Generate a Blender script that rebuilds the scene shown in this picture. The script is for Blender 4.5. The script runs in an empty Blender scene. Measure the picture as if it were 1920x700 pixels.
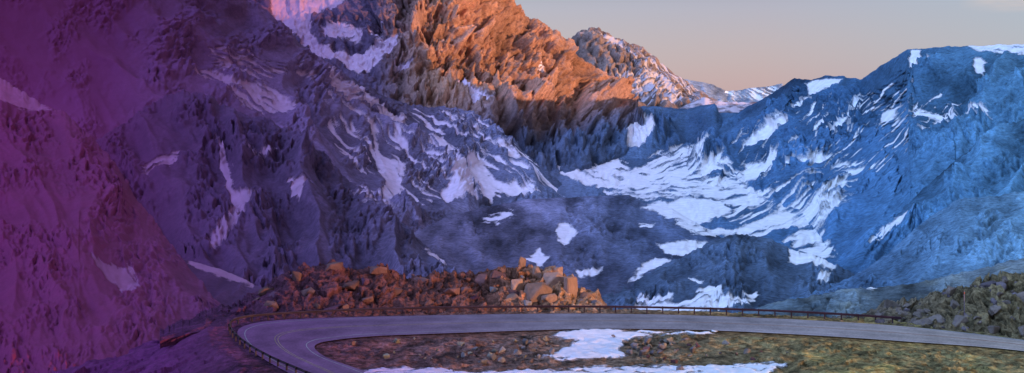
import bpy, bmesh, math, random
import numpy as np
from mathutils import Vector
F=2059.0; HZ=180.0; CZ=30.0; RZ=3.0
SUN_EL=5.4; SX,SY=0.853,-0.522
scn=bpy.context.scene
col=scn.collection
rng=np.random.RandomState(7); random.seed(7)
# ---------- noise
PERM=rng.permutation(512); PERM=np.concatenate([PERM,PERM,PERM])
GA=rng.rand(512)*2*np.pi; GX=np.cos(GA); GY=np.sin(GA); GR=rng.rand(512)
def pn(x,y,seed=0):
    x=np.asarray(x,float)+seed*17.31; y=np.asarray(y,float)+seed*9.77
    xi=np.floor(x).astype(int); yi=np.floor(y).astype(int)
    xf=x-xi; yf=y-yi; xi&=511; yi&=511
    u=xf*xf*xf*(xf*(xf*6-15)+10); v=yf*yf*yf*(yf*(yf*6-15)+10)
    def g(a,b,dx,dy):
        h=PERM[PERM[a]+b]; return GX[h]*dx+GY[h]*dy
    a1=(xi+1)&511; b1=(yi+1)&511
    n00=g(xi,yi,xf,yf); n10=g(a1,yi,xf-1,yf); n01=g(xi,b1,xf,yf-1); n11=g(a1,b1,xf-1,yf-1)
    return 1.5*((n00*(1-u)+n10*u)*(1-v)+(n01*(1-u)+n11*u)*v)
def fbm(x,y,o=4,seed=0,g=.5):
    s=0;a=1;t=0
    for i in range(o):
        s=s+a*pn(x*2**i,y*2**i,seed+i*3); t+=a; a*=g
    return s/t
def ridged(x,y,o=4,seed=0,g=.5):
    s=0;a=1;t=0
    for i in range(o):
        s=s+a*(1-2*np.abs(pn(x*2**i,y*2**i,seed+i*3))); t+=a; a*=g
    return s/t
def blocks(x,y,seed=0,tilt=.9):
    """blocky facets: every cell has its own height and tilt"""
    x=np.asarray(x,float)+seed*13.7; y=np.asarray(y,float)+seed*7.1
    xi=np.floor(x).astype(int); yi=np.floor(y).astype(int)
    best=np.full(x.shape,9e9); val=np.zeros(x.shape)
    for i in (-1,0,1):
        for j in (-1,0,1):
            a=(xi+i)&511; b=(yi+j)&511; h=PERM[PERM[a]+b]; h2=PERM[h+31]; h3=PERM[h+97]; h4=PERM[h+163]
            dx=x-(xi+i+GR[h]); dy=y-(yi+j+GR[h2]); d=dx*dx+dy*dy
            v=GR[h3]-.5+tilt*(dx*GX[h4]+dy*GY[h4])
            m=d<best; best=np.where(m,d,best); val=np.where(m,v,val)
    return val
def lin(c):
    c=np.asarray(c,float)/255.0
    return np.where(c<=.04045,c/12.92,((c+.055)/1.055)**2.4)
AMB=np.array([.53,.55,.78])
AMS=np.array([.56,.60,.77])
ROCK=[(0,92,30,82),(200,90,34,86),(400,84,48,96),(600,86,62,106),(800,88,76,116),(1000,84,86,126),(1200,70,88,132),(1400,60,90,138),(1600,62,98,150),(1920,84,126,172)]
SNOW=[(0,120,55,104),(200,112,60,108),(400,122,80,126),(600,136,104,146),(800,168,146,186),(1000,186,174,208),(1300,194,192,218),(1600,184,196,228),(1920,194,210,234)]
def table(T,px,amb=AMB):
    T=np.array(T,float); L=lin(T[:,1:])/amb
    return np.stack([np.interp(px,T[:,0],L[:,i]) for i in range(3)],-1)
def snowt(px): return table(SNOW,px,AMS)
def sdpoly(X,Y,poly):
    P=np.array(poly,float); out=np.full(X.shape,-99.0); m=14
    sel=(X>P[:,0].min()-m)&(X<P[:,0].max()+m)&(Y>P[:,1].min()-m)&(Y<P[:,1].max()+m)
    x=X[sel];y=Y[sel]
    if x.size==0: return out
    d=np.full(x.shape,1e9); ins=np.zeros(x.shape,bool)
    n=len(P)
    for i in range(n):
        ax,ay=P[i];bx,by=P[(i+1)%n]; ex,ey=bx-ax,by-ay
        t=np.clip(((x-ax)*ex+(y-ay)*ey)/(ex*ex+ey*ey+1e-9),0,1)
        d=np.minimum(d,np.hypot(x-ax-t*ex,y-ay-t*ey))
        c=((ay>y)!=(by>y))&(x<ex*(y-ay)/(ey if ey!=0 else 1e-9)+ax)
        ins^=c
    out[sel]=np.where(ins,d,-d); return out
def snowval(X,Y,polys,seed=1,warp=1.0):
    wx=X+warp*11*fbm(X/30,Y/22,5,seed,.64); wy=Y+warp*8*fbm(X/30,Y/22,5,seed+40,.64)
    S=np.full(X.shape,-1.0)
    for p in polys:
        amp=.35; ang=0.0; pts=p; w_=7
        if isinstance(p,dict): amp=p['amp']; ang=p.get('ang',0); pts=p['p']; w_=p.get('w',7)
        sd=sdpoly(wx,wy,pts)
        cap=1-max(0,amp-.35)*1.4
        v=np.minimum(np.clip(sd/6,-1,1),cap) if amp<1 else np.clip(sd/25,-1,0)+cap
        ca,sa=math.cos(ang),math.sin(ang)
        u=X*ca+Y*sa; w=-X*sa+Y*ca; w=w+8*fbm(X/50,Y/50,3,seed+3)
        v=v+warp*amp*2.8*fbm(u/62,w/w_,5,seed+7,.55)
        v=np.where(sd<-10,-1,v)
        S=np.maximum(S,v)
    return np.clip(S,-1,1)
# ---------- materials
def newmat(name):
    m=bpy.data.materials.new(name); m.use_nodes=True; nt=m.node_tree; nt.nodes.clear()
    o=nt.nodes.new('ShaderNodeOutputMaterial'); b=nt.nodes.new('ShaderNodeBsdfPrincipled')
    b.inputs['Roughness'].default_value=.95; b.inputs['Specular IOR Level'].default_value=.1
    nt.links.new(b.outputs[0],o.inputs[0]); return m,nt,b
def math_n(nt,op,a,b=None,clamp=False):
    n=nt.nodes.new('ShaderNodeMath'); n.operation=op; n.use_clamp=clamp
    for i,v in enumerate((a,b)):
        if v is None: continue
        if isinstance(v,(int,float)): n.inputs[i].default_value=v
        else: nt.links.new(v,n.inputs[i])
    return n.outputs[0]
def noise_n(nt,vec,scale,detail=6,rough=.6):
    n=nt.nodes.new('ShaderNodeTexNoise'); n.inputs['Scale'].default_value=scale
    n.inputs['Detail'].default_value=detail; n.inputs['Roughness'].default_value=rough
    nt.links.new(vec,n.inputs['Vector']); return n.outputs[0]
def terrain_mat(name,size,contrast=1.0,bump=1.0,snowedge=.5):
    m,nt,b=newmat(name); L=nt.links
    tc=nt.nodes.new('ShaderNodeTexCoord').outputs['Object']
    ac=nt.nodes.new('ShaderNodeAttribute'); ac.attribute_name='rockcol'
    sc=nt.nodes.new('ShaderNodeAttribute'); sc.attribute_name='snowcol'
    sa=nt.nodes.new('ShaderNodeAttribute'); sa.attribute_name='snow'
    ca=nt.nodes.new('ShaderNodeAttribute'); ca.attribute_name='con'
    n1=noise_n(nt,tc,1/size/3,8,.65); n2=noise_n(nt,tc,1/size,8,.8)
    k=math_n(nt,'ADD',math_n(nt,'MULTIPLY',math_n(nt,'SUBTRACT',n1,.5),1.8*contrast),math_n(nt,'MULTIPLY',math_n(nt,'SUBTRACT',n2,.5),4.8*contrast))
    k=math_n(nt,'MULTIPLY',k,ca.outputs['Fac'])
    k=math_n(nt,'MAXIMUM',math_n(nt,'ADD',k,1.0),.25)
    vm=nt.nodes.new('ShaderNodeVectorMath'); vm.operation='SCALE'; L.new(ac.outputs['Color'],vm.inputs[0]); L.new(k,vm.inputs['Scale'])
    s=math_n(nt,'ADD',sa.outputs['Fac'],math_n(nt,'MULTIPLY',math_n(nt,'SUBTRACT',n2,.5),snowedge*2.8))
    s=math_n(nt,'MULTIPLY',s,2.0); s=math_n(nt,'ADD',s,.5,True)
    ks=math_n(nt,'ADD',math_n(nt,'MULTIPLY',math_n(nt,'SUBTRACT',n1,.5),.8),1.0)
    vs_=nt.nodes.new('ShaderNodeVectorMath'); vs_.operation='SCALE'; L.new(sc.outputs['Color'],vs_.inputs[0]); L.new(ks,vs_.inputs['Scale'])
    mx=nt.nodes.new('ShaderNodeMix'); mx.data_type='RGBA'
    L.new(s,mx.inputs['Factor']); L.new(vm.outputs[0],mx.inputs['A']); L.new(vs_.outputs[0],mx.inputs['B'])
    L.new(mx.outputs['Result'],b.inputs['Base Color'])
    h=math_n(nt,'ADD',math_n(nt,'MULTIPLY',n1,1.5),n2)
    h=math_n(nt,'MULTIPLY',h,math_n(nt,'SUBTRACT',1.0,math_n(nt,'MULTIPLY',s,.8)))
    h=math_n(nt,'MULTIPLY',h,math_n(nt,'ADD',math_n(nt,'MULTIPLY',ca.outputs['Fac'],.95),.05))
    bp=nt.nodes.new('ShaderNodeBump'); bp.inputs['Strength'].default_value=min(1,bump); bp.inputs['Distance'].default_value=size*.85*bump
    L.new(h,bp.inputs['Height']); L.new(bp.outputs[0],b.inputs['Normal'])
    return m
def grid_mesh(name,P,mat,rock,snowc,snow,label,cat,con=None,smooth=True):
    R,C=P.shape[:2]
    me=bpy.data.meshes.new(name); me.vertices.add(R*C)
    me.vertices.foreach_set('co',P.reshape(-1).astype(np.float32))
    idx=np.arange(R*C).reshape(R,C)
    q=np.stack([idx[:-1,:-1],idx[:-1,1:],idx[1:,1:],idx[1:,:-1]],-1).reshape(-1,4)
    me.loops.add(q.size); me.loops.foreach_set('vertex_index',q.reshape(-1).astype(np.int32))
    me.polygons.add(len(q)); me.polygons.foreach_set('loop_start',(np.arange(len(q))*4).astype(np.int32))
    me.polygons.foreach_set('use_smooth',np.full(len(q),smooth))
    me.update(calc_edges=True)
    for nm,c in (('rockcol',rock),('snowcol',snowc)):
        a=me.attributes.new(nm,'FLOAT_COLOR','POINT'); c4=np.concatenate([c.reshape(-1,3),np.ones((R*C,1))],1)
        a.data.foreach_set('color',c4.reshape(-1).astype(np.float32))
    a=me.attributes.new('snow','FLOAT','POINT'); a.data.foreach_set('value',snow.reshape(-1).astype(np.float32))
    if con is None: con=np.ones(snow.shape)
    a=me.attributes.new('con','FLOAT','POINT'); a.data.foreach_set('value',con.reshape(-1).astype(np.float32))
    me.materials.append(mat)
    o=bpy.data.objects.new(name,me); col.objects.link(o)
    o['kind']='structure'; o['label']=label; o['category']=cat
    return o
def smooth_rows(A,w):
    if w<2: return A
    k=np.hanning(w+2)[1:-1]; k/=k.sum(); p=w//2
    B=np.pad(A,((p,w-1-p),(0,0)),mode='reflect',reflect_type='odd')
    return sum(k[i]*B[i:i+A.shape[0]] for i in range(w))
def loft(name,curves,mat,label,x0,x1,step=2.0,rowpx=2.0,disp=None,polys=(),back=(300,250),rock=None,snowc=None,seed=1,crest_amp=.3,cspan=40,w=9,cat='mountain',crestrough=2.0,base_amp=.3,allsnow=False,smooth=True,colvar=1.0,conlo=.04,calm=True,skirt=14):
    X=np.arange(x0,x1+.1,step); PYs=[];Ds=[]
    for c in curves:
        xs=[p[0] for p in c]; py=np.interp(X,xs,[p[1] for p in c])
        d=np.interp(X,xs,[p[2] for p in c])
        k=np.hanning(9)[1:-1];k/=k.sum(); d=np.convolve(np.pad(d,3,mode='edge'),k,'valid')
        PYs.append(py); Ds.append(d)
    for k in range(len(PYs)-2,-1,-1): PYs[k]=np.maximum(PYs[k],PYs[k+1]+1)
    rows_p=[];rows_d=[]
    for k in range(len(PYs)-1):
        n=max(2,int(np.max(PYs[k]-PYs[k+1])/rowpx)); n=min(n,170)
        for t in np.linspace(0,1,n,endpoint=False):
            rows_p.append(PYs[k]*(1-t)+PYs[k+1]*t); rows_d.append(Ds[k]*(1-t)+Ds[k+1]*t)
    rows_p.append(PYs[-1]); rows_d.append(Ds[-1])
    PY=np.array(rows_p); D=np.array(rows_d)
    D=smooth_rows(D,w)
    cr_=crestrough*(fbm(X/18,X*0+.3,5,seed+5,.6)*1.8+.5*blocks(X/9,X*0+.5,seed))
    PY=PY+cr_[None,:]*np.clip(1-(PY-PY[-1:])/22,0,1)**2
    nb=6
    PX=np.broadcast_to(X,PY.shape).copy()
    Z=CZ+(HZ-PY)/F*D; XX=(PX-960)/F*D
    n=PY.shape[0]
    P=np.stack([XX,D,Z],-1)
    du=np.gradient(P,axis=1); dv=np.gradient(P,axis=0)
    N=np.cross(du,dv); L=np.linalg.norm(N,axis=-1,keepdims=True)
    N=N/np.maximum(L,1e-6); N=np.where(N[...,1:2]>0,-N,N)
    N[...,2]=np.abs(N[...,2])
    for s_ in (3,7,12):
        Np=np.pad(N,((s_,s_),(s_,s_),(0,0)),mode='edge')
        N=N+Np[2*s_:,s_:-s_]+Np[:-2*s_,s_:-s_]+Np[s_:-s_,2*s_:]+Np[s_:-s_,:-2*s_]
        N/=np.linalg.norm(N,axis=-1,keepdims=True)+1e-9
    S=snowval(PX,PY,polys,seed) if len(polys) else np.full(PX.shape,-1.0)
    if allsnow: S=np.clip(.25+1.2*fbm(PX/30,PY/5,5,seed),-1,1)
    hn=np.zeros(PX.shape)
    if disp is not None:
        span=np.clip((PY-PY[-1:])/cspan,0,1); env=crest_amp+(1-crest_amp)*span
        bsp=np.clip((PY[:1]-PY)/40,0,1); env=env*(base_amp+(1-base_amp)*bsp)
        if calm: env=env*np.clip(.2+PX/700,.25,1)
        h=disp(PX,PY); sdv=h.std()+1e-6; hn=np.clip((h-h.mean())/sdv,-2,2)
        P=P+N*(h*env*(1-.3*np.clip(S+.3,0,1))*D/F)[...,None]
    bd,dr=back
    last=P[-1]; rows=[]
    for t in np.linspace(0,1,nb+1)[1:]:
        r=last.copy(); sc_=1+bd*t/np.maximum(last[:,1],1); r[:,0]*=sc_; r[:,1]+=bd*t; r[:,2]-=dr*t*t if dr<80 else dr*t; rows.append(r)
    sk_=P[:1].copy(); sk_[...,2]-=skirt*D[:1]/F
    P=np.concatenate([sk_,P,np.array(rows)],0)
    ex=lambda A:np.concatenate([A[:1],A]+[A[-1:]]*nb,0)
    PXe,PYe=ex(PX),ex(PY)
    con=np.clip(conlo+(PXe-150)/650*(1-conlo),conlo,1)
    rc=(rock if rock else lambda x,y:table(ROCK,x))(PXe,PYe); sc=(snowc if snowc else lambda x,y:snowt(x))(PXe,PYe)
    var=1+con*colvar*(.22*ex(hn)+.6*fbm(PXe/60,PYe/45,6,seed+77,.65))  # relief shading put into the rock colour: ribs lighter, gullies darker
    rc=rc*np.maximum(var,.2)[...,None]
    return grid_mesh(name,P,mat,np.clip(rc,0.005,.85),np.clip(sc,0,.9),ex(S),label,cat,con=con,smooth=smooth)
def ribs(ang,wl,st,A,A2=4,seed=0,o=5,blk=1.5,g=.55,crag=1.0,bias=.4):
    """long sharp spurs along one slope direction; outcrops of craggy rock between smooth scree"""
    ca,sa=math.cos(ang),math.sin(ang)
    def f(X,Y):
        wx=X+20*fbm(X/95,Y/95,3,seed+50,.5); wy=Y+20*fbm(X/95,Y/95,3,seed+60,.5)
        u=wx*ca+wy*sa; v=-wx*sa+wy*ca
        m=1.5*np.clip(bias-.05+2.6*fbm(X/95,Y/75,3,seed+90),0,1)
        big=1-2*np.abs(pn(u/(wl*1.9),v/(st*1.6),seed+33))**.85
        big2=ridged(u/(wl*.9),v/(st*.9),2,seed+35,.5)
        fine=ridged(u/(wl*.45),v/(st*.35),o,seed,g)
        cg=ridged((u+6*fbm(X/20,Y/20,2,seed+4))/(wl*.24),v/(wl*.28),4,seed+8,.6)
        return A*.95*big+A*.45*big2+A*.33*m*fine+A*.15*m*crag*cg+A2*.7*fbm(X/26,Y/20,4,seed+20,.55)+m*blk*1.2*blocks(u/15+.3*fbm(X/12,Y/12,2,seed),v/18,seed)+m*blk*.8*blocks(u/7,v/7.5,seed+1)
    return f
m_far=terrain_mat('far_rock',40,.6,.8)
m_peak=terrain_mat('granite_peak',14,.5,.9)
m_mid=terrain_mat('mountain_rock',8,.7,.8)
m_hill=terrain_mat('tundra_rock',6,.75,.75)
m_near=terrain_mat('cliff_rock',4,.6,.6)
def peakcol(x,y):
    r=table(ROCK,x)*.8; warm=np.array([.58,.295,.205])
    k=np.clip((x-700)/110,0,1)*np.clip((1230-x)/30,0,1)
    k=k*np.clip((270-y)/80,0,1)  # sunlit warmth painted in above the shadow line, fading out lower down
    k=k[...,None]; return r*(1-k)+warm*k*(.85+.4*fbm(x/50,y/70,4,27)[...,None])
# ---------- far ridges
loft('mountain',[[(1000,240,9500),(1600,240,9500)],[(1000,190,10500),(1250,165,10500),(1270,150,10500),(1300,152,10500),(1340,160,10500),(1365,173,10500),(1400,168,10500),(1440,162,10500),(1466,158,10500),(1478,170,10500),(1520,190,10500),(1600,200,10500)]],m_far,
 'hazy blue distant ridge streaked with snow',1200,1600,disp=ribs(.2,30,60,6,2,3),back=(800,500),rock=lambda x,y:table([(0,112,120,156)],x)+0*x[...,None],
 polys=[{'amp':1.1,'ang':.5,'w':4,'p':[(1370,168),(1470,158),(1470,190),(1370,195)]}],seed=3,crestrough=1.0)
loft('mountain',[[(1000,260,5600),(1500,260,5600)],[(1000,210,6000),(1200,200,6000),(1340,215,6000),(1500,230,6000)],[(1000,110,6600),(1040,90,6600),(1072,75,6600),(1088,62,6600),(1103,57,6600),(1122,54,6600),(1132,64,6600),(1150,74,6600),(1180,84,6600),(1210,98,6600),(1240,122,6600),(1265,143,6600),(1290,160,6600),(1320,181,6600),(1345,195,6600),(1400,215,6600),(1500,225,6600)]],m_far,
 'distant pointed tan rocky peak with snow streaks',1000,1500,disp=ribs(-.5,30,90,15,5,11,blk=6,bias=.8),back=(700,500),seed=11,crestrough=1.8,colvar=1.3,
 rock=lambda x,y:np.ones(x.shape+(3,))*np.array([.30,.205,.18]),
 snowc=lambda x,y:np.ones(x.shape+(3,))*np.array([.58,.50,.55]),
 polys=[[(1122,64),(1165,82),(1170,95),(1132,93)],{'amp':1.1,'ang':.8,'w':5,'p':[(1170,85),(1210,98),(1250,130),(1305,172),(1320,200),(1260,190),(1200,140)]},{'amp':.95,'ang':-.4,'w':5,'p':[(1145,155),(1215,140),(1300,195),(1200,205),(1160,175)]}])
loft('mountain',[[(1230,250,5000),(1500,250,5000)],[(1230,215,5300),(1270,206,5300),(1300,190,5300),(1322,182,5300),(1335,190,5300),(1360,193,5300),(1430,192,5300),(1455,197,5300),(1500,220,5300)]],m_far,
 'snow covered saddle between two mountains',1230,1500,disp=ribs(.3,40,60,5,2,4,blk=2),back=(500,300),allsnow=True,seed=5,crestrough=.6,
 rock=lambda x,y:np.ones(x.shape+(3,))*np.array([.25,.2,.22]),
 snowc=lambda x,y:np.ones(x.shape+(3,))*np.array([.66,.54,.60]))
# ---------- central peak
def peakdisp(X,Y):
    a=ribs(-.3,60,150,20,3,21,6,blk=4,g=.5,bias=.6)(X,Y)
    wx=X+7*fbm(X/40,Y/40,3,24,.5); wy=Y+7*fbm(X/40,Y/40,3,25,.5)
    b=blocks((wx*.95-wy*.3)/50,(wx*.3+wy*.95)/80,26,1.4)*20+blocks((wx*.95-wy*.3)/21,(wx*.3+wy*.95)/32,28,1.4)*12+blocks(wx/9.5,wy/13,29,1.2)*6+blocks(wx/5,wy/7,30,1.2)*2.5
    return (a+b)*np.clip((X-600)/160,.35,1)
loft('mountain',[[(400,330,3000),(900,330,3000),(1000,345,2950),(1100,320,3250),(1160,300,3600),(1230,290,3750)],
 [(400,200,3500),(700,220,3450),(900,260,3450),(1000,250,3750),(1100,240,4000),(1180,240,4350),(1230,240,4500)],
 [(400,120,3700),(700,140,3750),(800,150,3800),(950,150,3950),(1050,165,4150),(1120,185,4350),(1180,215,4600),(1230,225,4700)],
 [(400,-80,4300),(500,-60,4300),(540,-45,4300),(600,-40,4300),(650,-50,4280),(740,-90,4200),(850,-120,4200),(920,-50,4300),(948,-3,4350),(985,30,4380),(1010,42,4400),(1040,60,4420),(1075,88,4450),(1095,112,4500),(1115,130,4530),(1148,155,4600),(1168,180,4650),(1190,207,4700),(1230,225,4750)]],
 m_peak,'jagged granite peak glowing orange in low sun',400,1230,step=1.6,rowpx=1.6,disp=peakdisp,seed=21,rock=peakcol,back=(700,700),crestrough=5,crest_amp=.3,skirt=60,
 polys=[{'amp':.35,'p':[(490,-60),(515,45),(560,75),(590,112),(640,125),(672,150),(705,130),(738,105),(750,76),(715,80),(680,100),(640,100),(600,90),(583,60),(585,40),(625,20),(665,0),(700,-60)]},
 {'amp':.6,'ang':0,'p':[(600,58),(650,48),(685,62),(672,80),(615,80)]},[(735,123),(768,134),(762,143),(738,132)],[(850,162),(872,168),(914,224),(880,216),(862,192)],
 {'amp':.9,'p':[(695,60),(730,40),(725,62),(700,75)]},{'amp':.8,'p':[(1000,110),(1022,128),(1018,142),(1004,130)]}])
# ---------- valley
vp=[{'amp':.5,'ang':-.3,'p':[(1045,262),(1150,236),(1160,222),(1200,238),(1228,272),(1200,295),(1160,292),(1165,320),(1100,312),(1050,288)]},
 {'amp':.5,'ang':.8,'p':[(985,230),(1010,245),(1042,302),(1100,330),(1165,346),(1130,354),(1060,338),(1012,302),(998,270)]},
 {'amp':.8,'ang':.35,'w':7,'p':[(1060,290),(1160,300),(1220,340),(1180,365),(1080,340)]},
 {'amp':.85,'ang':-.35,'w':6,'p':[(1160,330),(1290,275),(1330,300),(1290,345),(1200,365)]},
 {'amp':.95,'ang':.0,'w':5,'p':[(1100,345),(1330,320),(1400,340),(1300,372),(1150,372)]},
 {'amp':.35,'p':[(1190,388),(1280,376),(1350,376),(1372,395),(1350,410),(1312,426),(1250,405)]},
 {'amp':.8,'ang':-.15,'w':6,'p':[(1270,366),(1320,343),(1400,350),(1445,375),(1400,392),(1340,372)]},
 {'amp':.6,'ang':-.4,'p':[(1380,347),(1400,322),(1470,308),(1452,337)]},[(1230,466),(1270,456),(1332,460),(1300,480),(1262,488),(1240,478)],
 {'amp':.8,'ang':-.35,'w':8,'p':[(1380,440),(1450,402),(1520,400),(1590,388),(1552,420),(1540,450),(1570,485),(1520,478),(1470,460),(1500,430),(1450,432),(1420,447)]},
 {'amp':.7,'p':[(1280,438),(1340,432),(1400,440),(1340,450)]},{'amp':1.15,'ang':-.45,'w':6,'p':[(1350,400),(1600,330),(1560,400),(1420,430)]},
 {'amp':.85,'ang':-.2,'w':6,'p':[(770,425),(830,404),(920,392),(1020,380),(1020,388),(900,404),(830,424),(790,442)]},
 [(1178,532),(1222,488),(1260,492),(1215,517)],{'amp':.6,'p':[(1190,562),(1250,558),(1350,566),(1420,548),(1440,580),(1300,590),(1195,585)]},[(1075,515),(1132,505),(1112,522),(1085,527)]]
loft('valley',[[(-300,p,d),(2300,p,d)] for p,d in [(640,800),(575,1100),(500,1500),(430,2000),(370,2600),(330,3100),(290,3700),(250,4300),(212,5000)]],
 m_hill,'blue shadowed valley floor with melting snow patches',-300,2300,step=2.5,disp=ribs(.9,60,90,5,5,31,crag=.5),polys=vp,seed=31,back=(400,300),cat='valley',crest_amp=.2,base_amp=1,rock=lambda x,y:table(ROCK,x)*.9)
# ---------- right mountain
rp=[[(1512,160),(1550,147),(1582,152),(1576,170),(1540,181),(1520,184)],[(1488,212),(1520,188),(1530,192),(1495,215)],
 [(1708,97),(1729,99),(1729,130),(1712,142),(1702,120)],[(1832,120),(1852,125),(1846,144),(1832,140)],{'amp':.6,'w':4,'p':[(1815,88),(2000,70),(2000,112),(1880,108),(1830,98)]},
 {'amp':.4,'ang':-.7,'p':[(1403,294),(1440,263),(1492,236),(1476,264),(1430,292)]},[(1553,255),(1598,229),(1599,239),(1560,259)],[(1632,242),(1640,224),(1670,212),(1656,237)],[(1768,227),(1790,206),(1789,219),(1772,230)],
 {'amp':.75,'ang':.1,'w':5,'p':[(1690,214),(1780,219),(1864,230),(1850,240),(1780,236)]},
 [(1478,338),(1546,303),(1542,319),(1500,340)],{'amp':.5,'p':[(1306,332),(1350,308),(1362,318),(1330,340)]},{'amp':.6,'ang':-.8,'p':[(1505,405),(1560,365),(1582,350),(1565,388)]},
 [(1535,330),(1580,320),(1575,330)],[(1750,130),(1765,128),(1760,140)],{'amp':1.75,'ang':-.8,'w':5,'p':[(1380,290),(1640,170),(1800,200),(1640,330),(1400,340)]}]
loft('mountain',[[(1170,305,3550),(1240,305,3550),(1300,340,3000),(1370,368,2680),(1480,398,2350),(1530,436,1950),(1560,476,1680),(1600,515,1430),(1700,535,1300),(2250,545,1200)],
 [(1170,250,4400),(1240,250,4350),(1300,270,4000),(1370,295,3600),(1480,290,3200),(1600,300,2600),(1700,300,2150),(1800,300,1950),(2250,320,1600)],
 [(1100,222,5200),(1150,213,5100),(1180,208,5000),(1205,200,5000),(1250,203,4900),(1290,205,4800),(1318,198,4700),(1340,196,4600),(1352,222,4500),(1372,222,4450),(1400,202,4300),(1440,180,4100),(1470,160,3950),(1490,146,3850),(1520,150,3700),(1548,142,3600),(1580,144,3500),(1612,152,3400),(1650,124,3150),(1700,95,2900),(1760,90,2750),(1840,87,2600),(1920,85,2450),(2250,70,2200)]],
 m_mid,'steep blue shadowed mountainside below a flat plateau',1100,2250,disp=ribs(.72,50,230,31,4,41,6,blk=6,crag=1.1,bias=.42),polys=rp+vp,seed=41,back=(1300,80),crestrough=1.4,crest_amp=.06,cspan=60,base_amp=.15,colvar=1.2,
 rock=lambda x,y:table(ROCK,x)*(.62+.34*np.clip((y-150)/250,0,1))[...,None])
loft('mountain',[[(1540,530,1250),(2250,560,1150)],[(1540,520,1300),(1570,500,1500),(1600,470,1600),(1650,430,1650),(1700,385,1700),(1740,345,1750),(1790,305,1780),(1840,265,1800),(1880,240,1800),(1925,222,1800),(2250,170,1800)]],
 m_mid,'blue rocky spur running down into the valley',1540,2250,disp=ribs(.8,44,190,26,4,51,6,blk=6,bias=.45),seed=51,back=(500,350),crestrough=4,base_amp=1,colvar=1.2,rock=lambda x,y:table(ROCK,x)*.85,
 polys=[{'amp':.3,'p':[(1617,472),(1640,445),(1700,402),(1698,420),(1662,456)]},[(1578,455),(1612,440),(1606,452),(1580,458)]])
R3=[(1300,66,90,132),(1600,72,100,146),(1920,92,126,166)]
loft('hill',[[(1480,600,900),(2250,600,850)],[(1500,560,1050),(1590,525,1200),(1660,480,1250),(1740,410,1300),(1800,376,1300),(1860,368,1300),(1920,362,1300),(2250,330,1300)]],
 m_hill,'pale blue tundra slope scattered with rocks',1480,2250,disp=ribs(.8,50,180,14,4,61,5,blk=4,bias=.3),seed=61,back=(400,250),rock=lambda x,y:table(R3,x)*.92,cat='hill',base_amp=1,crestrough=2,colvar=1.2)
R4=[(1300,72,90,118),(1500,82,98,122),(1920,98,112,134)]
loft('hill',[[(1380,640,650),(2250,640,600)],[(1350,594,800),(1400,586,850),(1450,570,900),(1520,556,900),(1600,544,900),(1720,530,900),(1800,514,900),(1920,486,900),(2250,450,900)]],
 m_hill,'low grassy foothill with olive tints above the valley',1350,2250,disp=ribs(1.1,60,120,9,6,71,5,blk=4,bias=.3),seed=71,back=(300,120),rock=lambda x,y:table(R4,x)*.88+np.clip(fbm(x/50,y/18,4,74),0,1)[...,None]*np.array([.06,.025,-.05]),cat='hill',base_amp=1,colvar=1.4,
 polys=[{'amp':.9,'p':[(1610,536),(1640,531),(1640,542)]}])
# ---------- knolls
K1=[(700,88,72,112),(1000,88,82,120),(1200,76,84,124),(1400,62,82,126)]
loft('hill',[[(760,560,1150),(1400,560,1150)],[(760,500,1400),(800,478,1500),(880,460,1600),(1000,450,1650),(1200,450,1650),(1400,520,1300)],[(760,450,1600),(790,437,1700),(830,415,1850),(880,398,1950),(940,386,2000),(1000,377,2050),(1080,372,2100),(1180,369,2100),(1210,385,2050),(1260,395,2000),(1300,420,1900),(1350,450,1750),(1400,480,1600)]],
 m_hill,'rounded brown grey knoll on the valley floor',760,1400,disp=ribs(.6,80,90,7,5,81,5,blk=2,crag=.8,bias=.2),seed=81,back=(250,60),cat='hill',rock=lambda x,y:table(K1,x)*(1.3-.6*np.clip((y-390)/90,0,1))[...,None],crestrough=.8,w=25,colvar=1.4,
 polys=[[(1043,430),(1065,424),(1080,440),(1062,466),(1048,456)],{'amp':.5,'p':[(988,490),(1010,473),(1032,490),(1010,507)]},[(1178,532),(1222,488),(1260,492),(1215,517)],[(1230,466),(1270,456),(1332,460),(1300,480),(1262,488),(1240,478)],
 [(1078,515),(1132,504),(1112,522),(1085,527)],{'amp':.9,'p':[(900,410),(960,400),(930,420)]},{'amp':.9,'p':[(1200,425),(1230,425),(1220,432)]},{'amp':.4,'p':[(1195,388),(1280,378),(1350,378),(1372,395),(1350,410),(1312,426),(1250,405)]},{'amp':.8,'w':4,'p':[(1220,392),(1340,438),(1400,440),(1400,452),(1300,440)]}])
K2=[(1120,66,76,110),(1400,64,80,114),(1700,66,88,124)]
loft('hill',[[(1120,610,900),(1680,610,900)],[(1120,575,1050),(1160,550,1200),(1200,530,1260),(1240,506,1300),(1290,486,1340),(1330,462,1380),(1360,448,1400),(1385,443,1400),(1430,450,1400),(1480,472,1380),(1540,492,1330),(1590,516,1250),(1640,550,1150),(1680,580,1080)]],
 m_hill,'dark rocky knoll with snow around its foot',1120,1680,disp=ribs(.5,45,60,13,6,91,5,blk=5,bias=.5),seed=91,back=(200,60),cat='hill',rock=lambda x,y:table(K2,x)*.9,crestrough=2.5,colvar=1.3,
 polys=[[(1476,472),(1510,474),(1580,492),(1562,511),(1500,500),(1478,492)],{'amp':.7,'ang':-.2,'p':[(1190,562),(1240,560),(1290,572),(1320,545),(1345,548),(1362,570),(1425,545),(1400,580),(1300,592),(1195,590)]},[(1533,535),(1540,520),(1560,517),(1548,536)],{'amp':.9,'p':[(1290,535),(1320,530),(1310,540)]}])
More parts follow.
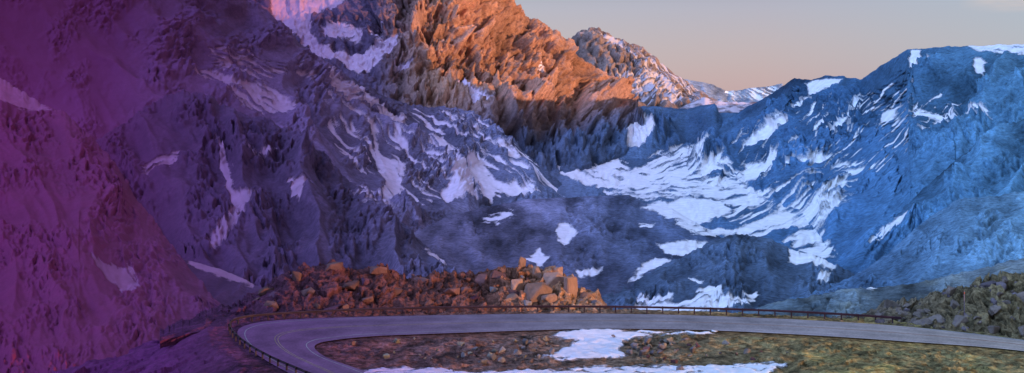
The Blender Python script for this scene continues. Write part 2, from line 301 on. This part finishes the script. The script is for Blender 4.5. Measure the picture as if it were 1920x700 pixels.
# ---------- left mountains
lp=[{'amp':.6,'ang':.6,'p':[(585,125),(620,150),(660,175),(700,203),(760,226),(770,242),(735,240),(700,218),(650,208),(620,192),(600,165)]},
 {'amp':.85,'ang':.6,'p':[(345,150),(390,140),(435,165),(500,180),(550,228),(500,225),(450,218),(425,195),(400,172)]},
 {'amp':1.0,'ang':.6,'w':6,'p':[(370,110),(440,115),(520,150),(480,160),(410,140)]},{'amp':.6,'p':[(545,140),(582,160),(575,167),(550,150)]},
 {'amp':.4,'ang':1.1,'p':[(793,262),(830,260),(842,290),(872,342),(890,386),(830,394),(820,370),(845,350),(830,310),(805,287)]},
 {'amp':.5,'ang':.8,'p':[(878,305),(905,300),(912,330),(940,350),(980,363),(1022,376),(960,380),(928,366),(925,380),(900,374),(870,345)]},
 {'amp':.6,'ang':1.1,'p':[(692,258),(715,290),(762,310),(752,350),(748,402),(718,397),(708,370),(725,345),(705,300)]},
 {'amp':.5,'ang':.6,'p':[(640,350),(700,383),(742,422),(700,408),(660,375)]},
 {'amp':.75,'ang':.6,'w':6,'p':[(925,288),(990,308),(1040,348),(1102,366),(1060,374),(1000,352),(960,332)]},
 {'amp':.8,'ang':.5,'p':[(640,165),(690,180),(680,195)]},{'amp':1.15,'ang':.6,'w':5,'p':[(770,215),(920,240),(1000,320),(900,280)]},
 {'amp':1.38,'ang':.72,'w':6,'p':[(600,180),(700,240),(900,300),(1000,360),(800,380),(650,300)]}]
loft('mountain',[[(-300,560,1500),(700,530,1450),(790,444,1900),(880,408,2240),(940,397,2370),(1020,387,2450),(1110,379,2530)],
 [(-300,300,1900),(400,300,2100),(600,300,2250),(750,320,2450),(850,310,2700),(950,320,2800),(1020,350,2750),(1110,372,2600)],
 [(-300,150,2000),(0,130,2200),(300,130,2400),(440,140,2600),(600,190,2750),(700,230,2900),(800,250,3000),(900,270,3000),(1000,330,2900),(1110,370,2600)],
 [(-300,-200,2500),(0,-170,2600),(300,-110,2800),(420,-40,2850),(455,0,2900),(485,18,2900),(520,50,2900),(560,90,2950),(620,128,3000),(680,155,3050),(740,190,3100),(800,203,3150),(850,212,3200),(900,232,3200),(930,245,3200),(960,262,3150),(1010,312,3000),(1060,342,2850),(1110,368,2650)]],
 m_mid,'vast purple mountainside with snow gullies',-300,1110,disp=ribs(-.8,66,210,28,4,101,6,blk=6,bias=.3),polys=lp,seed=101,crestrough=3.5,back=(500,400),colvar=1.1,
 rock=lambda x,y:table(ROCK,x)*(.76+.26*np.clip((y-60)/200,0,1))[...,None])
loft('mountain',[[(100,600,1000),(900,600,1000)],[(100,420,1350),(400,400,1350),(600,430,1320),(900,540,1200)],[(100,330,1500),(190,262,1550),(235,235,1600),(300,190,1650),(345,176,1650),(400,190,1650),(440,214,1620),(500,226,1600),(560,260,1580),(605,290,1560),(640,330,1530),(700,378,1500),(760,430,1450),(800,462,1420),(850,506,1350),(900,545,1250)]],
 m_mid,'dark purple rocky spur with a snow filled gully',100,900,disp=ribs(-.4,60,170,34,5,111,6,blk=8,bias=.5),seed=111,back=(350,350),crestrough=5,
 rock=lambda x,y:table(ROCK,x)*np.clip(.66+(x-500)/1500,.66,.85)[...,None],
 polys=[{'amp':.4,'ang':1.3,'p':[(408,262),(425,290),(436,340),(440,370),(478,384),(457,430),(427,470),(395,493),(386,476),(420,440),(440,400),(424,360),(414,310)]},{'amp':.5,'p':[(540,350),(555,360),(580,366),(560,392),(545,380)]},{'amp':.7,'ang':.7,'p':[(640,350),(690,378),(742,418),(720,415),(682,392)]},{'amp':.5,'p':[(798,468),(850,502),(832,503)]},{'amp':.9,'ang':-.5,'p':[(270,330),(340,290),(330,320),(280,345)]},{'amp':.9,'ang':.5,'p':[(460,300),(520,280),(490,310)]}])
loft('mountain',[[(250,680,400),(620,680,400)],[(250,500,700),(330,484,700),(360,490,700),(400,501,690),(440,515,680),(476,534,670),(520,560,650),(620,600,620)]],
 m_near,'purple ridge edged with a snow bank',250,620,disp=ribs(.8,30,60,6,4,121),seed=121,back=(150,150),crestrough=1,rock=lambda x,y:table(ROCK,x)*.65,
 polys=[[(350,486),(400,498),(478,530),(474,539),(420,522),(370,506)]])
loft('mountain',[[(-300,900,128),(200,880,132),(480,820,145)],[(-300,760,200),(200,740,200),(480,690,220)],[(-300,450,400),(150,450,400),(300,540,380),(480,640,320)],[(-300,20,650),(-100,105,620),(0,147,600),(50,178,590),(100,208,580),(130,222,570),(150,242,560),(200,288,540),(232,330,520),(255,370,510),(285,410,490),(330,470,460),(370,520,430),(395,552,400),(430,590,370),(480,628,340)]],
 m_near,'steep maroon cliff with a snow slope on its shoulder',-300,480,disp=ribs(-.45,55,150,14,4,131,6,blk=4,bias=.5),seed=131,back=(200,250),crestrough=6,conlo=.2,calm=False,
 rock=lambda x,y:table([(0,90,28,76),(250,90,33,78),(400,82,37,78)],x),
 polys=[[(-300,0),(0,140),(50,174),(99,213),(60,209),(0,201),(-300,200)],{'amp':.6,'ang':1,'p':[(175,490),(250,505),(267,556),(230,551),(195,522)]}])
# ---------- tall massif added outside the view, shaped to throw the evening shadow
ss=np.linspace(144,3200,260); hh=np.interp(ss,[144,156,190,500,1500,2600,3075,3190],[-150,240,340,640,960,1000,800,-100])
hh=hh+np.where(ss>400,40,4)*fbm(ss/200,ss*0,4,5)
rows=[]
for k,(off,fr) in enumerate([(-500,0),(-250,.55),(0,1),(500,.5),(1000,0)]):
    T=.5*ss+1150+off
    x=.522*ss+.853*T; y=.853*ss-.522*T; z=-230+(hh+230)*fr
    rows.append(np.stack([x,y,z],-1))
P=np.array(rows); one=np.ones(P.shape[:2]+(3,))
grid_mesh('mountain',P,m_mid,one*np.array([.06,.1,.2]),one*.8,np.full(P.shape[:2],-1.),'unseen high massif added to shade the valley','mountain')
P=np.array([[(-60000,-20000,-260),(60000,-20000,-260)],[(-60000,90000,-260),(60000,90000,-260)]],float); one=np.ones((2,2,3))
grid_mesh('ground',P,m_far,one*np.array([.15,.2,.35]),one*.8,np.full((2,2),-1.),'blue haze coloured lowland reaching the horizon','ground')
# ================= foreground
def up(px,py,z=RZ):
    d=(CZ-z)*F/(py-HZ); return ((px-960)/F*d,d,z)
def cr(pts,n=12):
    P=np.array(pts,float); P=np.vstack([2*P[0]-P[1],P,2*P[-1]-P[-2]]); out=[]
    for i in range(1,len(P)-2):
        for t in np.linspace(0,1,n,endpoint=False):
            a,b,c,d=P[i-1],P[i],P[i+1],P[i+2]
            out.append(.5*((2*b)+(-a+c)*t+(2*a-5*b+4*c-d)*t*t+(-a+3*b-3*c+d)*t**3))
    out.append(P[-2]); return np.array(out)
O=[(640,745),(530,694),(472,658),(447,632),(453,614),(500,603),(600,597),(800,592),(1000,589),(1150,589),(1300,592),(1500,600),(1700,613),(1920,638),(2200,680)]
I=[(800,745),(690,699),(618,673),(592,656),(594,646),(622,639),(700,631),(850,625),(1000,620),(1120,617),(1300,619),(1500,628),(1700,641),(1920,659),(2200,702)]
ow=cr([up(*p) for p in O]); iw=cr([up(*p) for p in I])
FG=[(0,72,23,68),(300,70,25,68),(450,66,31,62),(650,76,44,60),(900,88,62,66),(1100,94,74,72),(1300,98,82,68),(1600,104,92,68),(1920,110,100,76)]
AF=np.array([.46,.44,.58])
m_ground=terrain_mat('roadside_ground',.6,1.2,1.2,.7)
X=np.arange(-330,2190,2.5); PYr=np.concatenate([np.arange(572,712,.8),np.arange(712,1000,6.0)])
PX,PY=np.meshgrid(X,PYr)
D=27*F/(PY-HZ); XX=(PX-960)/F*D
def sd_full(X,Y,poly):
    P=np.array(poly,float); d=np.full(X.shape,1e9); ins=np.zeros(X.shape,bool); n=len(P)
    for i in range(n):
        ax,ay=P[i];bx,by=P[(i+1)%n]; ex,ey=bx-ax,by-ay
        t=np.clip(((X-ax)*ex+(Y-ay)*ey)/(ex*ex+ey*ey+1e-9),0,1)
        d=np.minimum(d,np.hypot(X-ax-t*ex,(Y-ay-t*ey)))
        ins^=((ay>Y)!=(by>Y))&(X<ex*(Y-ay)/(ey if ey!=0 else 1e-9)+ax)
    return np.where(ins,d,-d)
o3=ow[::3].tolist(); i3=iw[::3].tolist()
sd=sd_full(XX,D,[p[:2] for p in o3]+[p[:2] for p in i3[::-1]])
out=np.clip(-sd-.6,0,99)
infield=sd_full(XX,D,[p[:2] for p in i3]+[(400,90),(400,20),(-20,20)])>0
fp=[{'amp':.5,'w':4,'p':[(1030,629),(1052,621),(1078,616),(1130,615),(1190,619),(1215,622),(1225,627),(1192,631),(1168,640),(1160,650),(1176,661),(1120,668),(1060,667),(1015,664),(1035,655),(1062,645),(1084,634),(1062,630)]},
 {'amp':.9,'w':3,'p':[(1200,621),(1262,622),(1345,621),(1335,624),(1230,626)]},
 {'amp':.65,'w':4,'p':[(675,692),(760,684),(850,685),(885,692),(960,689),(1100,683),(1200,681),(1275,682),(1478,683),(1450,695),(1420,740),(690,740)]}]
S=snowval(PX,PY,fp,201,warp=.8)
rub=np.clip(out/3,0,1)
rock_=rub*(.26*fbm(XX/2.2,D/2.2,5,200,.65)+.35*fbm(XX/9,D/9,3,210)+.4*blocks(XX/1.1,D/1.1,5)*np.clip(.4+1.6*fbm(XX/7,D/7,3,214),0,1))
H=-.12+rock_*(1-.65*np.clip(S+.6,0,1))
H=H-np.where(infield,np.clip(out*.05,0,.3)*np.clip((1500-PX)/400,0,1),0)
H=H+np.where(infield,np.clip(out*.04,0,.5)*np.clip((PX-1300)/300,0,1),0)
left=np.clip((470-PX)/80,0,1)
H=H-np.where(~infield,np.clip((out-2.5)*(.25+.07*left),0,60),0)
H=H+left*np.where(~infield,1,0)*np.clip((out-2)/8,0,1)*(1.4*fbm(XX/11,D/11,4,240)+.7*blocks(XX/5,D/5,241))
H=H+.16*np.clip(S+.3,0,1)
P=np.stack([XX,D,RZ+H],-1)
gcol=table(FG,PX,AF)
gn=fbm(XX/5,D/5,4,220)[...,None]; g2=fbm(XX/1.5,D/1.5,4,225,.65)[...,None]
green=np.clip((PX-1250)/300,0,1)[...,None]
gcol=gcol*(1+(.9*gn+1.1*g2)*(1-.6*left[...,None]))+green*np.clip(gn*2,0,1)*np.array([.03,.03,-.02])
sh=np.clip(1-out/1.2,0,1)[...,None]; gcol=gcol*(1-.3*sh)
FS=[(0,110,60,110),(700,132,106,148),(1000,156,144,172),(1400,162,160,182)]
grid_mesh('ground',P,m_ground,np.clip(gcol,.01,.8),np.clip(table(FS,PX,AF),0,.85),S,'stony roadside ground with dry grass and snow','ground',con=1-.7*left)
def mk_mesh(name,V,Fc,mat,smooth=False):
    me=bpy.data.meshes.new(name); me.from_pydata([tuple(map(float,v)) for v in V],[],[tuple(int(i) for i in f) for f in Fc]); me.update()
    me.materials.append(mat)
    return me
def mk_obj(name,me,label=None,cat=None,kind=None,parent=None):
    o=bpy.data.objects.new(name,me); col.objects.link(o)
    if label:o['label']=label
    if cat:o['category']=cat
    if kind:o['kind']=kind
    if parent:o.parent=parent
    return o
def simple(name,c,var=.3,scale=2,rough=.85,dist=.05):
    m,nt,b=newmat(name); L=nt.links
    tc=nt.nodes.new('ShaderNodeTexCoord').outputs['Object']
    n=noise_n(nt,tc,scale,8,.7)
    oi=nt.nodes.new('ShaderNodeObjectInfo')
    k=math_n(nt,'ADD',math_n(nt,'MULTIPLY',math_n(nt,'SUBTRACT',n,.5),var*4),1.0)
    k=math_n(nt,'MULTIPLY',k,math_n(nt,'ADD',math_n(nt,'MULTIPLY',oi.outputs['Random'],.6),.65))
    k=math_n(nt,'MAXIMUM',k,.2)
    vm=nt.nodes.new('ShaderNodeVectorMath'); vm.operation='SCALE'; vm.inputs[0].default_value=c; L.new(k,vm.inputs['Scale'])
    L.new(vm.outputs[0],b.inputs['Base Color']); b.inputs['Roughness'].default_value=rough
    bp=nt.nodes.new('ShaderNodeBump'); bp.inputs['Strength'].default_value=.8; bp.inputs['Distance'].default_value=dist
    L.new(n,bp.inputs['Height']); L.new(bp.outputs[0],b.inputs['Normal'])
    return m
m_road,nt,b=newmat('asphalt'); tc=nt.nodes.new('ShaderNodeTexCoord').outputs['Object']
at=nt.nodes.new('ShaderNodeAttribute'); at.attribute_name='rockcol'
n=noise_n(nt,tc,.25,8,.65); n2=noise_n(nt,tc,4,4,.6)
k=math_n(nt,'ADD',math_n(nt,'MULTIPLY',math_n(nt,'SUBTRACT',n,.5),1.5),math_n(nt,'ADD',math_n(nt,'MULTIPLY',math_n(nt,'SUBTRACT',n2,.5),.7),1.0))
vm=nt.nodes.new('ShaderNodeVectorMath'); vm.operation='SCALE'; nt.links.new(at.outputs['Color'],vm.inputs[0]); nt.links.new(k,vm.inputs['Scale'])
nt.links.new(vm.outputs[0],b.inputs['Base Color']); b.inputs['Roughness'].default_value=.85
nu=12; P=np.array([ow*(1-t)+iw*t for t in np.linspace(0,1,nu+1)])
tt=np.linspace(0,1,nu+1)[:,None]; P[...,2]=RZ+.02+.06*(1-(2*tt-1)**2)
pxr=960+F*P[...,0]/P[...,1]
RC=[(400,68,38,76),(600,70,46,80),(800,76,60,86),(1100,86,80,96),(1500,96,92,104),(1920,108,104,110)]
rc=table(RC,pxr,AF)*(1-.25*np.exp(-((tt-.3)/.07)**2)-.2*np.exp(-((tt-.72)/.07)**2))[...,None]
rc=rc*(1-.35*np.clip((tt-.92)/.06,0,1)*fbm(P[...,0]/3,P[...,1]/3,3,9))[...,None]
grid_mesh('road',P,m_road,np.clip(rc,.02,.6),rc,np.full(P.shape[:2],-1.),'curving asphalt mountain road with worn lane lines','road')
m_yel=simple('worn_yellow_paint',(.20,.135,.10),.5,1.5); m_whi=simple('worn_white_paint',(.26,.23,.27),.5,1.5)
def stripe(t,w,mat,label):
    V=[];Fc=[]
    wd=np.linalg.norm(ow-iw,axis=1)
    for i in range(len(ow)):
        for s in (-1,1):
            q=t+s*w/2/wd[i]; p=ow[i]*(1-q)+iw[i]*q; V.append((p[0],p[1],RZ+.02+.06*(1-(2*q-1)**2)+.008))
    for i in range(len(ow)-1): Fc.append((2*i,2*i+1,2*i+3,2*i+2))
    mk_obj('road_marking',mk_mesh('road_marking',V,Fc,mat),label,'road marking','structure')
stripe(.5,.13,m_yel,'faded yellow centre line on the asphalt'); stripe(.54,.12,m_yel,'faded yellow centre line on the asphalt')
stripe(.1,.13,m_whi,'worn white edge line beside the guardrail'); stripe(.9,.13,m_whi,'worn white edge line on the inner bend')
def pd(py): return 27*F/(py-HZ)
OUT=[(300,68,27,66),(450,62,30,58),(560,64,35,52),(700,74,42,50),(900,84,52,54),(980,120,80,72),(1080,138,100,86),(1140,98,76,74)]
m_out=terrain_mat('outcrop_rock',1.0,1.2,1.3)
def outdisp(X,Y):
    wx=X+6*fbm(X/20,Y/20,3,303); wy=Y+6*fbm(X/20,Y/20,3,304)
    k=.6+.4*np.clip((X-880)/80,0,1)+.6*np.clip(fbm(X/60,Y/40,2,308),0,1)
    return (10*k*blocks(wx/32,wy/22,301,.9)+7*k*blocks(wx/13,wy/10,302,.9)+4*fbm(X/10,Y/9,4,302,.65)+7*ridged(X/44,Y/34,3,305))*np.clip((X-250)/200,.35,1)
B=[(300,628),(330,620),(400,606),(450,598),(560,590),(700,586),(900,581),(1060,580),(1150,582)]
Cc=[(300,622),(330,608),(390,584),(440,570),(480,552),(510,528),(535,511),(570,504),(600,496),(630,492),(655,507),(680,504),(705,497),(728,503),(745,518),(790,518),(830,511),(870,512),(900,514),(940,504),(965,500),(985,498),(1010,500),(1045,506),(1070,520),(1082,538),(1105,545),(1125,560),(1138,576),(1150,581)]
def zc(p,d): return (p[0],p[1],d)
loft('rock_outcrop',[[(p[0],p[1]+12,pd(p[1]+3)-1) for p in B],[(p[0],p[1]+6,pd(p[1]+3)) for p in B],[zc(p,pd(float(np.interp(p[0],[b[0] for b in B],[b[1] for b in B])))+11) for p in Cc]],
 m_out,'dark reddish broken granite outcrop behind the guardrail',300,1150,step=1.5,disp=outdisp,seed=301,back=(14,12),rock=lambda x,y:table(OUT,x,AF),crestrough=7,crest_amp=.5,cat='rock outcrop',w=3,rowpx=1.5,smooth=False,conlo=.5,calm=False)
BK=[(1560,598),(1640,602),(1700,607),(1800,618),(1920,636),(2200,675)]
BC=[(1560,600),(1610,596),(1640,585),(1660,570),(1690,569),(1720,567),(1750,557),(1790,545),(1815,538),(1850,523),(1880,517),(1920,520),(2000,505),(2200,480)]
BKC=[(1560,90,80,80),(1700,98,86,78),(1800,102,90,76),(1920,106,94,78)]
def bankcol(x,y):
    c=table(BKC,x,AF); g=(np.clip(fbm(x/26,y/12,4,330)*1.2,0,.45))[...,None]
    return c*(1-g)+g*np.array([.13,.12,.06])
def bankdisp(X,Y):
    wx=X+6*fbm(X/20,Y/20,3,313); wy=Y+6*fbm(X/20,Y/20,3,314)
    return 11*blocks(wx/26,wy/16,311,1.2)+8*blocks(wx/11,wy/7,312,1.2)+3*fbm(X/10,Y/8,5,312,.7)
loft('bank',[[(p[0],p[1]+4,pd(p[1]+2)) for p in BK],[zc(p,pd(float(np.interp(p[0],[b[0] for b in BK],[b[1] for b in BK])))+11) for p in BC]],
 m_out,'broken rock bank with dry grass above the road',1560,2200,step=1.5,disp=bankdisp,seed=311,back=(20,8),rock=bankcol,crestrough=6,crest_amp=.5,cat='bank',w=3,rowpx=1.2,smooth=False,calm=False)
# ---------- boulders
def rock_mesh(seed,mat):
    r=np.random.RandomState(seed); bm=bmesh.new()
    n=r.randint(12,18); v=r.randn(n,3); v/=np.linalg.norm(v,axis=1)[:,None]; v=np.sign(v)*np.abs(v)**.6
    v*=r.uniform(.66,1.03,(n,1)); v[:,1]*=.85; v[:,2]*=.8
    for p in v: bm.verts.new(p)
    res=bmesh.ops.convex_hull(bm,input=bm.verts)
    bmesh.ops.delete(bm,geom=[g for g in res['geom_interior'] if isinstance(g,bmesh.types.BMVert)],context='VERTS')
    bmesh.ops.bevel(bm,geom=list(bm.edges),offset=.04,segments=2,affect='EDGES')
    me=bpy.data.meshes.new('boulder'); bm.to_mesh(me); bm.free(); me.materials.append(mat); return me
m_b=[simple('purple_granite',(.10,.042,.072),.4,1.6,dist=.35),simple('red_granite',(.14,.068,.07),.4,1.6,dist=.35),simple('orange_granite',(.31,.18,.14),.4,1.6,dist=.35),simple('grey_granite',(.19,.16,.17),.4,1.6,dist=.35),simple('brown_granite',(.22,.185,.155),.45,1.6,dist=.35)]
meshes=[[rock_mesh(10*i+j,m) for j in range(8)] for i,m in enumerate(m_b)]
cnt=0
def boulder(x,y,z,s,mi,label,group,sc=None,rot=None):
    global cnt
    o=bpy.data.objects.new('boulder' if cnt==0 else 'boulder.%03d'%cnt,random.choice(meshes[mi])); cnt+=1
    col.objects.link(o); o.location=(x,y,z)
    o.scale=sc if sc else (s*random.uniform(.8,1.5),s*random.uniform(.8,1.2),s*random.uniform(.6,1.2))
    o.rotation_euler=rot if rot else (random.uniform(-.6,.6),random.uniform(-.6,.6),random.uniform(0,6.28))
    o['label']=label; o['category']='boulder'; o['group']=group
Bx=[b[0] for b in B]; By=[b[1] for b in B]; Cx=[b[0] for b in Cc]; Cy=[b[1] for b in Cc]
def on_loft(px,t,bx,by,cx,cy):
    b=float(np.interp(px,bx,by)); c=float(np.interp(px,cx,cy)); d0=pd(b+3); d1=pd(b)+11
    py=(b+6)*(1-t)+c*t; d=d0*(1-t)+d1*t
    return ((px-960)/F*d,d,CZ+(HZ-py)/F*d)
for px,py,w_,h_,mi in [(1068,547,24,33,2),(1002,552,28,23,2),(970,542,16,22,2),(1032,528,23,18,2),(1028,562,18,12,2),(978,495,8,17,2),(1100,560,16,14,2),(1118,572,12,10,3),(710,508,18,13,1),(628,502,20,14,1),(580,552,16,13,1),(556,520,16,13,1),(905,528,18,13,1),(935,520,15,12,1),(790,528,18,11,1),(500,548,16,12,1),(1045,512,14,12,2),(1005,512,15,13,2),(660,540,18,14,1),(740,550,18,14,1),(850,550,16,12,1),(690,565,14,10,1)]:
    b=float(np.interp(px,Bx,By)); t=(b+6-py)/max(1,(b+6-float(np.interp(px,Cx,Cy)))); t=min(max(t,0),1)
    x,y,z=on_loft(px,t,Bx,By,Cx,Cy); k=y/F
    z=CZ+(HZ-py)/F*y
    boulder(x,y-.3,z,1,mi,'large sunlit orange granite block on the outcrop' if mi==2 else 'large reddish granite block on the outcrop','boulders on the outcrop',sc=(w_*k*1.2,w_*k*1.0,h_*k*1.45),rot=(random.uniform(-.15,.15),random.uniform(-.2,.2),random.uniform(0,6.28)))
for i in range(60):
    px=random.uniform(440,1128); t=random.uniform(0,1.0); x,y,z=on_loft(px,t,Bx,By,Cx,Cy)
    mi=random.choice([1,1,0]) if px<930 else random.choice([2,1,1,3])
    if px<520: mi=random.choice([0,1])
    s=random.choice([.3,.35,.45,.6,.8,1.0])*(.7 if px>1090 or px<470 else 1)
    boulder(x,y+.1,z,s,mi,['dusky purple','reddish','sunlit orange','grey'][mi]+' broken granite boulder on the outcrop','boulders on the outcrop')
for px,py,w_ in [(940,657,15),(970,662,11),(890,653,9),(1000,655,8),(1035,658,8),(1010,668,7),(985,640,9),(905,675,11),(940,674,9),(1275,690,9),(1215,640,11),(1190,648,9),(1240,650,9),(1180,660,8),(1300,655,8),(1380,663,6),(925,668,8),(870,660,6),(1150,630,5)]:
    x,y,z=up(px,py+w_*.4,RZ-.1); boulder(x,y,z+w_*.3*y/F,1,3,'pale grey boulder on the ground beside the snow','boulders beside the road',sc=(w_*y/F,w_*y/F*.8,w_*.85*y/F))
for i in range(95):
    px=random.gauss(1080,190); py=random.uniform(634,678)
    if px<650 or px>1750: continue
    if 1040<px<1170: px+=140
    x,y,z=up(px,py,RZ-.1); boulder(x,y,z,random.choice([.14,.16,.2,.25,.3,.4,.5]),random.choice([3,4,1,4]),'small loose boulder on the stony ground inside the bend','boulders beside the road')
BKx=[b[0] for b in BK];BKy=[b[1] for b in BK];BCx=[b[0] for b in BC];BCy=[b[1] for b in BC]
for i in range(92):
    px=random.uniform(1640,1960); t=random.uniform(0,1); x,y,z=on_loft(px,t,BKx,BKy,BCx,BCy)
    boulder(x,y-.15,z,random.choice([.25,.3,.4,.5,.6,.8,1.0]),random.choice([4,4,3]),'brown grey boulder embedded in the bank','boulders in the bank')
# ---------- guardrail
G0=[(600,722),(505,680),(455,650),(431,625),(435,611),(470,602),(560,595),(700,589),(900,585),(1100,584),(1250,586),(1400,590),(1550,597),(1690,606)]
g=cr([up(*p) for p in G0],20)
seg=np.linalg.norm(np.diff(g,axis=0),axis=1); cs=np.concatenate([[0],np.cumsum(seg)]); Lg=cs[-1]
def at(s): return np.array([np.interp(s,cs,g[:,i]) for i in range(3)])
m_rail=simple('weathered_steel',(.06,.032,.045),.4,.5,.6,dist=.01); m_post=simple('dark_timber',(.045,.028,.038),.4,2,.9,dist=.02)
m_refl=simple('red_reflector',(.55,.14,.06),.1,2,.4,dist=.0); m_pole=simple('weathered_pole',(.2,.17,.2),.2,2,.7,dist=.0)
gr=mk_obj('guardrail',None,'weathered rusty steel guardrail following the road bend','guardrail'); gr.location=tuple(at(Lg/2))
base=np.array(gr.location)
prof=[(-.02,.48),(.06,.52),(.06,.57),(-.02,.61),(.06,.65),(.06,.70),(-.02,.74)]
V=[];Fc=[];ns=int(Lg/.6)
for i in range(ns+1):
    s=Lg*i/ns; p=at(s); q=at(min(s+.1,Lg))-at(max(s-.1,0)); q/=np.linalg.norm(q); nrm=np.array([q[1],-q[0],0])
    for a,z in prof: V.append(p+nrm*(a+.1)+np.array([0,0,z])-base)
    for a,z in prof[::-1]: V.append(p+nrm*(a+.085)+np.array([0,0,z])-base)
M=len(prof)*2
for i in range(ns):
    for j in range(M): Fc.append((i*M+j,i*M+(j+1)%M,(i+1)*M+(j+1)%M,(i+1)*M+j))
mk_obj('rail',mk_mesh('rail',V,Fc,m_rail),parent=gr)
def box(sx,sy,z0,z1,top=0.0,cx=0,cy=0):
    V=[(cx+a*sx/2,cy+b*sy/2,z) for z in (z0,z1) for a,b in ((-1,-1),(1,-1),(1,1),(-1,1))]
    if top: V+= [(cx,cy,z1+top)]
    Fc=[(0,1,5,4),(1,2,6,5),(2,3,7,6),(3,0,4,7),(3,2,1,0)]+([(4,5,8),(5,6,8),(6,7,8),(7,4,8)] if top else [(4,5,6,7)])
    return V,Fc
V,Fc=box(.15,.15,-.5,.74,.02); pm=mk_mesh('post',V,Fc,m_post)
npst=min(99,int(Lg/1.95))
for i in range(npst):
    s=Lg*(i+.5)/npst; p=at(s); q=at(min(s+.1,Lg))-at(max(s-.1,0))
    o=bpy.data.objects.new('post',pm); col.objects.link(o); o.parent=gr; o.location=tuple(p-base); o.rotation_euler=(0,0,math.atan2(q[1],q[0]))
for k,(px,py,h) in enumerate([(1808,610,4.0)]):
    x,y,z=up(px,py)
    e=mk_obj('delineator_post',None,'slim grey snow marker pole at the road edge','marker pole'); e.location=(x,y,z)
    V,Fc=box(.07,.07,-.3,h,.03); mk_obj('pole',mk_mesh('pole',V,Fc,m_pole),parent=e)
    V,Fc=box(.1,.03,h-.3,h-.12,0,0,-.052); mk_obj('reflector',mk_mesh('reflector',V,Fc,m_refl),parent=e)
# ---------- world
w=bpy.data.worlds.new('World'); scn.world=w; w.use_nodes=True; nt=w.node_tree; nt.nodes.clear(); L=nt.links
out_=nt.nodes.new('ShaderNodeOutputWorld'); add=nt.nodes.new('ShaderNodeAddShader')
b1=nt.nodes.new('ShaderNodeBackground'); b2=nt.nodes.new('ShaderNodeBackground')
sk=nt.nodes.new('ShaderNodeTexSky'); sk.sky_type='NISHITA'; sk.sun_disc=False; sk.sun_elevation=math.radians(SUN_EL); sk.sun_rotation=math.atan2(SX,SY)
L.new(sk.outputs[0],b1.inputs['Color']); b1.inputs['Strength'].default_value=.05
tc=nt.nodes.new('ShaderNodeTexCoord'); sp=nt.nodes.new('ShaderNodeSeparateXYZ'); L.new(tc.outputs['Generated'],sp.inputs[0])
rp_=nt.nodes.new('ShaderNodeValToRGB'); L.new(sp.outputs['Z'],rp_.inputs['Fac'])
e=rp_.color_ramp.elements
e[0].position=0.0; e[0].color=(.60,.43,.46,1); e[1].position=1.0; e[1].color=(.14,.22,.42,1)
for pos,c in [(.03,(.52,.43,.51)),(.08,(.42,.41,.57)),(.14,(.13,.17,.30)),(.35,(.12,.17,.34))]:
    n=rp_.color_ramp.elements.new(pos); n.color=(*c,1)
mp=nt.nodes.new('ShaderNodeMapping'); mp.inputs['Scale'].default_value=(6,6,40); L.new(tc.outputs['Generated'],mp.inputs[0])
cn=noise_n(nt,mp.outputs[0],1.3,5,.6)
bl=nt.nodes.new('ShaderNodeMix'); bl.data_type='RGBA'; L.new(math_n(nt,'MULTIPLY',math_n(nt,'SUBTRACT',sp.outputs['X'],.22),2.6,True),bl.inputs['Factor']); L.new(rp_.outputs[0],bl.inputs['A']); bl.inputs['B'].default_value=(.36,.50,.66,1)
cf=math_n(nt,'MULTIPLY',math_n(nt,'SUBTRACT',cn,.40),4.0,True)
cf=math_n(nt,'MULTIPLY',cf,math_n(nt,'MULTIPLY',math_n(nt,'SUBTRACT',sp.outputs['X'],.375),30.0,True))
cf=math_n(nt,'MULTIPLY',cf,math_n(nt,'MULTIPLY',math_n(nt,'SUBTRACT',sp.outputs['Z'],.068),120.0,True))
mx=nt.nodes.new('ShaderNodeMix'); mx.data_type='RGBA'; L.new(cf,mx.inputs['Factor']); L.new(bl.outputs['Result'],mx.inputs['A']); mx.inputs['B'].default_value=(.70,.56,.58,1)
# bright lobe added to the sky as directional light, high behind the viewpoint
dp=nt.nodes.new('ShaderNodeVectorMath'); dp.operation='DOT_PRODUCT'; L.new(tc.outputs['Generated'],dp.inputs[0]); v=Vector((-.56,-.30,.74)).normalized(); dp.inputs[1].default_value=v
lb=math_n(nt,'POWER',math_n(nt,'MAXIMUM',dp.outputs['Value'],0.0),16.0)
lb=math_n(nt,'ADD',math_n(nt,'MULTIPLY',lb,25.0),.82)
vs=nt.nodes.new('ShaderNodeVectorMath'); vs.operation='SCALE'; L.new(mx.outputs['Result'],vs.inputs[0]); L.new(lb,vs.inputs['Scale'])
L.new(vs.outputs[0],b2.inputs['Color']); b2.inputs['Strength'].default_value=1.0
L.new(b1.outputs[0],add.inputs[0]); L.new(b2.outputs[0],add.inputs[1]); L.new(add.outputs[0],out_.inputs[0])
sl=bpy.data.lights.new('sun','SUN'); sl.energy=4.6; sl.angle=math.radians(.5); sl.color=(1,.57,.32)
so=bpy.data.objects.new('sun',sl); col.objects.link(so)
c=math.cos(math.radians(SUN_EL)); so.rotation_euler=Vector((SX*c,SY*c,math.sin(math.radians(SUN_EL)))).to_track_quat('Z','Y').to_euler()
cd=bpy.data.cameras.new('camera'); cd.sensor_width=36; cd.lens=36*F/1920; cd.shift_y=-(350-HZ)/1920; cd.clip_end=200000; cd.clip_start=1
co=bpy.data.objects.new('camera',cd); col.objects.link(co); co.location=(0,0,CZ); co.rotation_euler=(math.radians(90),0,0); scn.camera=co
scn.view_settings.view_transform='Standard'; scn.view_settings.look='None'; scn.view_settings.exposure=0
print('boulders',cnt)
